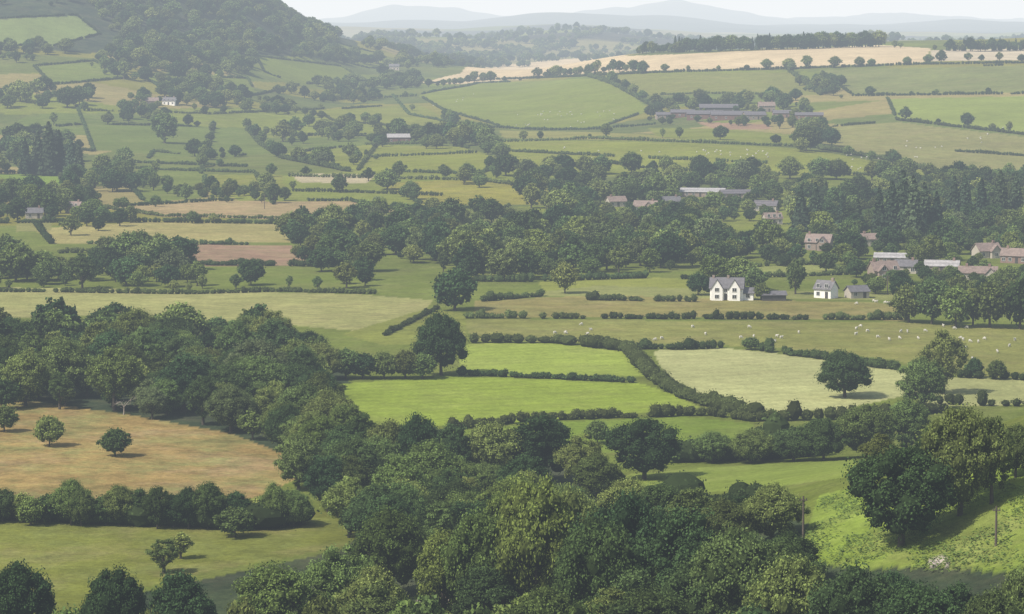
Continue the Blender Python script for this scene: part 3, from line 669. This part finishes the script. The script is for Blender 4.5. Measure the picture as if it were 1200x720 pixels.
scatter([(-60,-200),(90,-200),(110,14),(-60,20)],2300,3300,18,6,14,TH,clump=-.4)
scatter([(-60,50),(60,55),(60,60),(-60,66)],2000,3300,14,8,14,TH)
scatter([(380,30),(440,40),(560,50),(700,50),(560,84),(480,82),(440,62)],3000,6400,17,7,13,TH,clump=-.1)
tline([(505,102),(560,96),(640,91),(760,86),(900,82),(1080,76),(1240,74)],17,4,12,LH)
RT="tree in the ridge top shelter belt"
tline([(790,62),(860,60),(940,58),(1035,55)],4.2,11,16,RT,[8,9,12,14,12,5])
tline([(750,64),(800,62)],8,7,12,RT)
tline([(1110,60),(1240,58)],4.5,8,13,RT,[12,14,5,8])
tline([(1040,56),(1110,60)],18,5,8,RT)
for pl in ([(690,90),(745,114),(770,128)],[(925,84),(962,112)],[(960,175),(1112,208)],[(290,152),(330,186),(410,202)],[(340,207),(560,212)],[(0,262),(340,263)],[(430,168),(700,162),(950,173)],[(1000,113),(1240,110)],[(1050,141),(1240,163)],[(600,200),(760,200),(900,208),(1110,208)],[(130,246),(250,238),(400,238)],[(100,146),(290,150)],[(380,118),(490,112)],[(440,216),(500,242)],[(225,335),(430,335)],[(130,190),(290,196)],[(200,222),(420,226)],[(100,130),(250,134),(380,128)],[(370,150),(420,160),(560,160)],[(250,150),(240,186),(235,204)],[(520,140),(570,160),(590,190)]):
    tline(pl,24,3,10,LH,jit=.8)
tline([(245,338),(330,338),(400,340)],9,4,5,"small trimmed tree in the young roadside row",[6,3])
tline([(600,206),(760,203),(900,210),(1040,212)],11,6,12,LH); tline([(1040,212),(1110,210),(1240,215)],13,7,12,LH)
scatter([(340,30),(1240,24),(1240,60),(340,88)],3700,6500,22,7,14,"distant tree",clump=.6)
for (a,b_,t) in ((938,272,212),(955,270,208),(985,276,228),(1030,282,214),(1045,284,206),(1058,284,202),(1070,286,200),(1083,284,208),(1097,284,222),(1118,262,205),(1130,262,196),(1150,262,205),(1172,262,198),(1190,260,200),(1005,276,232),(1210,262,190)):
    T1(a,b_,t+random.uniform(-3,8),random.choice([8,9,9]),"tall dark conifer behind the village houses")
for (a,b_,t) in ((45,205,152),(58,206,142),(70,205,150),(84,206,160),(92,206,166),(30,206,160)): T1(a,b_,t,random.choice([8,9]),"tall dark conifer in the upper valley copse")
for (a,b_,t) in ((75,405,350),(88,408,356)): T1(a,b_,t,8,"dark conifer rising from the valley wood")
out=[]
for t in TREES:
    t=t if len(t)==6 else (*t,1.0)
    x,y,h=t[:3]; z=float(H(x,y)); a,b_=proj(x,y,z); a2,tp=proj(x,y,z+h)
    if a<-110 or a>1310 or tp>760 : continue
    vis=h/y
    if tp>690 or a<-10 or a>1210: vis*=.3
    out.append((vis,t,z))
out.sort(key=lambda q:-q[0])
NB=NCn=0; far=[]
made=0
for vis,(x,y,h,pi,label,wf),z in out:
    con=pi in CONS
    if (con and NCn<60 and y<2200) or (not con and NB<300):
        if con: NCn+=1
        else: NB+=1
        nm="conifer_tree" if con else "broadleaf_tree"
        s=h/12; e=bpy.data.objects.new(nm,None); col.objects.link(e); e.location=(x,y,z-.05); e.rotation_euler=(0,0,random.uniform(0,6.28)); e.scale=(s*wf,s*wf,s)
        e["label"]=label; e["category"]="tree"; e["group"]="conifers" if con else "broadleaf trees of the valley"
        k0=0 if y<720 else 3
        for nm2,me in (("crown",PROT[pi][k0]),("trunk",PROT[pi][1 if k0==0 else 4])):
            c_=bpy.data.objects.new(nm2,me); col.objects.link(c_); c_.parent=e
        made+=1
    else: far.append((x,y,z-.05,h/12,wf,pi))
print("trees",made,"far",len(far),"hedges",hc)
A=np.array(far)
fm=bpy.data.meshes.new("woodland"); fm.vertices.add(len(A)); fm.vertices.foreach_set('co',A[:,:3].astype(np.float32).ravel())
at=fm.attributes.new('tscale','FLOAT_VECTOR','POINT'); at.data.foreach_set('vector',np.stack([A[:,3]*A[:,4],A[:,3]*A[:,4],A[:,3]],1).astype(np.float32).ravel())
at=fm.attributes.new('trot','FLOAT_VECTOR','POINT'); R3=np.zeros((len(A),3),np.float32); R3[:,2]=rng.uniform(0,6.28,len(A)); at.data.foreach_set('vector',R3.ravel())
at=fm.attributes.new('tidx','INT','POINT'); at.data.foreach_set('value',A[:,5].astype(np.int32))
wo=obj("woodland",fm); wo["kind"]="stuff"; wo["label"]="distant woods, copses and hedgerow trees across the valley"; wo["category"]="trees"
ng=bpy.data.node_groups.new("woodland","GeometryNodeTree")
ng.interface.new_socket("Geometry",in_out='INPUT',socket_type='NodeSocketGeometry'); ng.interface.new_socket("Geometry",in_out='OUTPUT',socket_type='NodeSocketGeometry')
gi=ng.nodes.new('NodeGroupInput'); go=ng.nodes.new('NodeGroupOutput')
ip=ng.nodes.new('GeometryNodeInstanceOnPoints'); ci=ng.nodes.new('GeometryNodeCollectionInfo'); ci.inputs['Collection'].default_value=srccol; ci.inputs['Separate Children'].default_value=True; ci.inputs['Reset Children'].default_value=True
def na(n,t):
    k=ng.nodes.new('GeometryNodeInputNamedAttribute'); k.data_type=t; k.inputs[0].default_value=n; return k.outputs[0]
e2r=ng.nodes.new('FunctionNodeEulerToRotation')
ng.links.new(gi.outputs[0],ip.inputs['Points']); ng.links.new(ci.outputs[0],ip.inputs['Instance']); ip.inputs['Pick Instance'].default_value=True
ng.links.new(na('tidx','INT'),ip.inputs['Instance Index']); ng.links.new(na('trot','FLOAT_VECTOR'),e2r.inputs[0]); ng.links.new(e2r.outputs[0],ip.inputs['Rotation']); ng.links.new(na('tscale','FLOAT_VECTOR'),ip.inputs['Scale'])
ng.links.new(ip.outputs[0],go.inputs[0])
md=wo.modifiers.new("woodland",'NODES'); md.node_group=ng
# ------------------------------------------------------------ bracken
poly=[(935,655),(962,585),(1060,565),(1110,545),(1240,500),(1260,690),(1100,672),(1000,672)]
n=26000; xs=rng.uniform(30,110,n); ys=rng.uniform(330,470,n); a,b_=proj(xs,ys,H(xs,ys)); k=inpoly(a,b_,poly)
nz=np.sin(xs*.35+ys*.21)+np.sin(xs*.17-ys*.3)+rng.normal(size=n)*.3; k&=nz>-.1
xs=xs[k];ys=ys[k]; nz=nz[k]; nb=len(xs)
pp=np.stack([xs,ys,H(xs,ys)+.2+.12*nz],1); pp=np.repeat(pp,4,0)+rng.normal(size=(nb*4,3))*[.4,.4,.1]
V,Q=leaves(pp,np.tile([0,0,1.],(len(pp),1))+rng.normal(size=(len(pp),3))*.3,.22)
br=obj("bracken",mesh_np("bracken",V,[Q],[M_FERN],tint=np.repeat(rng.uniform(.3,.65,len(pp)),4))); br["kind"]="stuff"; br["label"]="bright green bracken covering the steep bank"; br["category"]="bracken"
# ------------------------------------------------------------ dead tree
q=P(147,484); x,y=q; z=float(H(x,y))
L=[]
def branch(p,d,l,r,dep):
    p=np.array(p,float); d=np.array(d,float); d/=np.linalg.norm(d); m_=p+d*l*.5+rng.normal(size=3)*l*.05; e_=p+d*l
    L.append(([p,m_,e_],[r,r*.75,r*.45]))
    if dep>0:
        for k in range(3): branch(e_ if k else m_,d+rng.normal(size=3)*.55+[0,0,.15],l*random.uniform(.55,.75),r*.5,dep-1)
branch((0,0,-.5),(0.05,0,1),2.6,.22,4)
V,Qd=tubes(L,5); V[:,2]*=.8
de=bpy.data.objects.new("dead_tree",None); col.objects.link(de); de.location=(x,y-3,z); de["label"]="bare grey dead tree at the edge of wood"; de["category"]="tree"
obj("trunk",mesh_np("trunk",V,[Qd],[M_DEAD],smooth=True),de)
# ------------------------------------------------------------ utility poles
def pole(px,base,top):
    q=P(px,base); 
    if not q: return
    x,y=q; z=float(H(x,y)); h=(base-top)*y/F
    e=bpy.data.objects.new("utility_pole",None); col.objects.link(e); e.location=(x,y,z); e["label"]="weathered wooden utility pole with short crossarm"; e["category"]="utility pole"; e["group"]="utility poles"
    V,Qp=tubes([([(0,0,-.5),(0,0,h*.5),(0,0,h)],[.17,.15,.12])],8); obj("post",mesh_np("post",V,[Qp],[M_POLE],smooth=True),e)
    boxmesh("crossarm",-.5,.5,-.06-.12,.06-.12,h-.6,h-.45,M_POLE,e)
    for s in (-.4,0,.4): boxmesh("insulator",s-.05,s+.05,-.17,-.07,h-.45,h-.25,M_TIMB,e)
for a in ((941,642,580),(1167,640,592),(1040,345,322),(640,262,240),(310,245,228)): pole(*a)
# ------------------------------------------------------------ sheep
def sheepmesh(graze):
    me=bpy.data.meshes.new("sheep"); bm=bmesh.new()
    def chain(nodes):
        vs=[bm.verts.new(n[:3]) for n in nodes]
        for a,b_ in zip(vs,vs[1:]): bm.edges.new((a,b_))
        return vs
    J=[((-.52,0,.62),.16),((-.35,0,.66),.25),((0,0,.66),.29),((.35,0,.68),.24)]
    body=chain([j[0] for j in J])
    rad=[j[1] for j in J]
    if graze: hd=[((.55,0,.55),.13),((.70,0,.30),.09),((.78,0,.12),.06)]
    else: hd=[((.52,0,.85),.13),((.62,0,1.0),.10),((.80,0,.94),.06)]
    pv=body[-1]
    for c_,r_ in hd:
        v=bm.verts.new(c_); bm.edges.new((pv,v)); pv=v; rad.append(r_)
    for bx,i in ((-.4,1),(.34,3)):
        for s in (-1,1):
            pv=body[i]
            for c_,r_ in (((bx,s*.14,.42),.09),((bx+(.04 if i==3 else -.05),s*.14,.22),.045),((bx,s*.14,.0),.04)):
                v=bm.verts.new(c_); bm.edges.new((pv,v)); pv=v; rad.append(r_)
    bm.to_mesh(me); bm.free()
    ob=bpy.data.objects.new("tmp",me); col.objects.link(ob); md=ob.modifiers.new("s",'SKIN')
    for i,r_ in enumerate(rad):
        sv=me.skin_vertices[0].data[i]; sv.radius=(r_,r_); sv.use_root=(i==2)
    ob.modifiers.new("u",'SUBSURF').levels=1
    dg=bpy.context.evaluated_depsgraph_get(); m2=bpy.data.meshes.new_from_object(ob.evaluated_get(dg)); bpy.data.objects.remove(ob)
    m2.name="sheep"; m2.materials.clear(); m2.materials.append(M_WOOL); return m2
SM=[sheepmesh(True),sheepmesh(False)]
def flock(n,x0,y0,x1,y1,lab):
    for _ in range(n):
        q=P(random.uniform(x0,x1),random.uniform(y0,y1))
        if not q: continue
        s=random.random()<.7
        ob=obj("sheep",SM[0 if s else 1],loc=(q[0],q[1],float(H(*q)))); ob.rotation_euler=(0,0,random.uniform(0,6.28)); ob.scale=(.86,)*3
        ob["label"]=("white sheep grazing with head down in "+lab) if s else ("white sheep standing head up in "+lab); ob["category"]="sheep"; ob["group"]="sheep grazing the pastures"
flock(34,600,130,720,150,"hill pasture"); flock(24,800,176,900,186,"hill pasture"); flock(22,980,181,1090,200,"hill pasture"); flock(10,640,172,780,190,"hill pasture")
flock(20,1000,383,1190,402,"valley pasture"); flock(10,650,380,830,400,"valley pasture"); flock(9,860,384,1000,404,"valley pasture"); flock(5,1080,404,1190,425,"valley pasture"); flock(6,1000,354,1060,362,"valley pasture")
flock(14,1050,150,1180,175,"hill pasture"); flock(8,500,100,560,125,"hill pasture")
# ------------------------------------------------------------ sky and light
el=math.radians(50); az=math.radians(-122)
sd=Vector((math.sin(az)*math.cos(el),math.cos(az)*math.cos(el),math.sin(el)))
sl=bpy.data.lights.new("sun",'SUN'); sl.energy=5.0; sl.angle=math.radians(.6); sl.color=(1,.95,.86)
so=bpy.data.objects.new("sun",sl); col.objects.link(so); so.rotation_euler=sd.to_track_quat('Z','Y').to_euler()
w=bpy.data.worlds.new("World"); scene.world=w; w.use_nodes=True; nt=w.node_tree; nt.nodes.clear()
sk=nt.nodes.new('ShaderNodeTexSky'); sk.sky_type='NISHITA'; sk.sun_disc=False; sk.sun_elevation=el; sk.sun_rotation=az; sk.dust_density=3.0
bg=nt.nodes.new('ShaderNodeBackground'); bg.inputs[1].default_value=.12; ow=nt.nodes.new('ShaderNodeOutputWorld')
nt.links.new(sk.outputs[0],bg.inputs[0]); nt.links.new(bg.outputs[0],ow.inputs[0])
# hazy air over the whole valley: absorption, with scattered airlight put in as a glow, stronger in blue
m,nt=newmat("hazy air")
sg=1/LHAZE; dn=float(sg.max())
va=N(nt,'ShaderNodeVolumeAbsorption'); va.inputs[0].default_value=(*[float(v) for v in 1-sg/dn],1); va.inputs[1].default_value=dn
em=N(nt,'ShaderNodeEmission'); em.inputs[0].default_value=(*[float(v) for v in AIR*sg/dn],1); em.inputs[1].default_value=dn
ad=N(nt,'ShaderNodeAddShader'); nt.links.new(va.outputs[0],ad.inputs[0]); nt.links.new(em.outputs[0],ad.inputs[1])
oo=N(nt,'ShaderNodeOutputMaterial'); nt.links.new(ad.outputs[0],oo.inputs['Volume'])
V=[(x,y,z) for z in (-300,900) for y in (-800,60000) for x in (-26000,26000)]
hz=obj("sky",mesh_np("sky",V,[[[0,2,3,1],[4,5,7,6],[0,1,5,4],[2,6,7,3],[0,4,6,2],[1,3,7,5]]],[m])); hz["kind"]="structure"; hz["label"]="pale hazy summer sky and air over the valley"
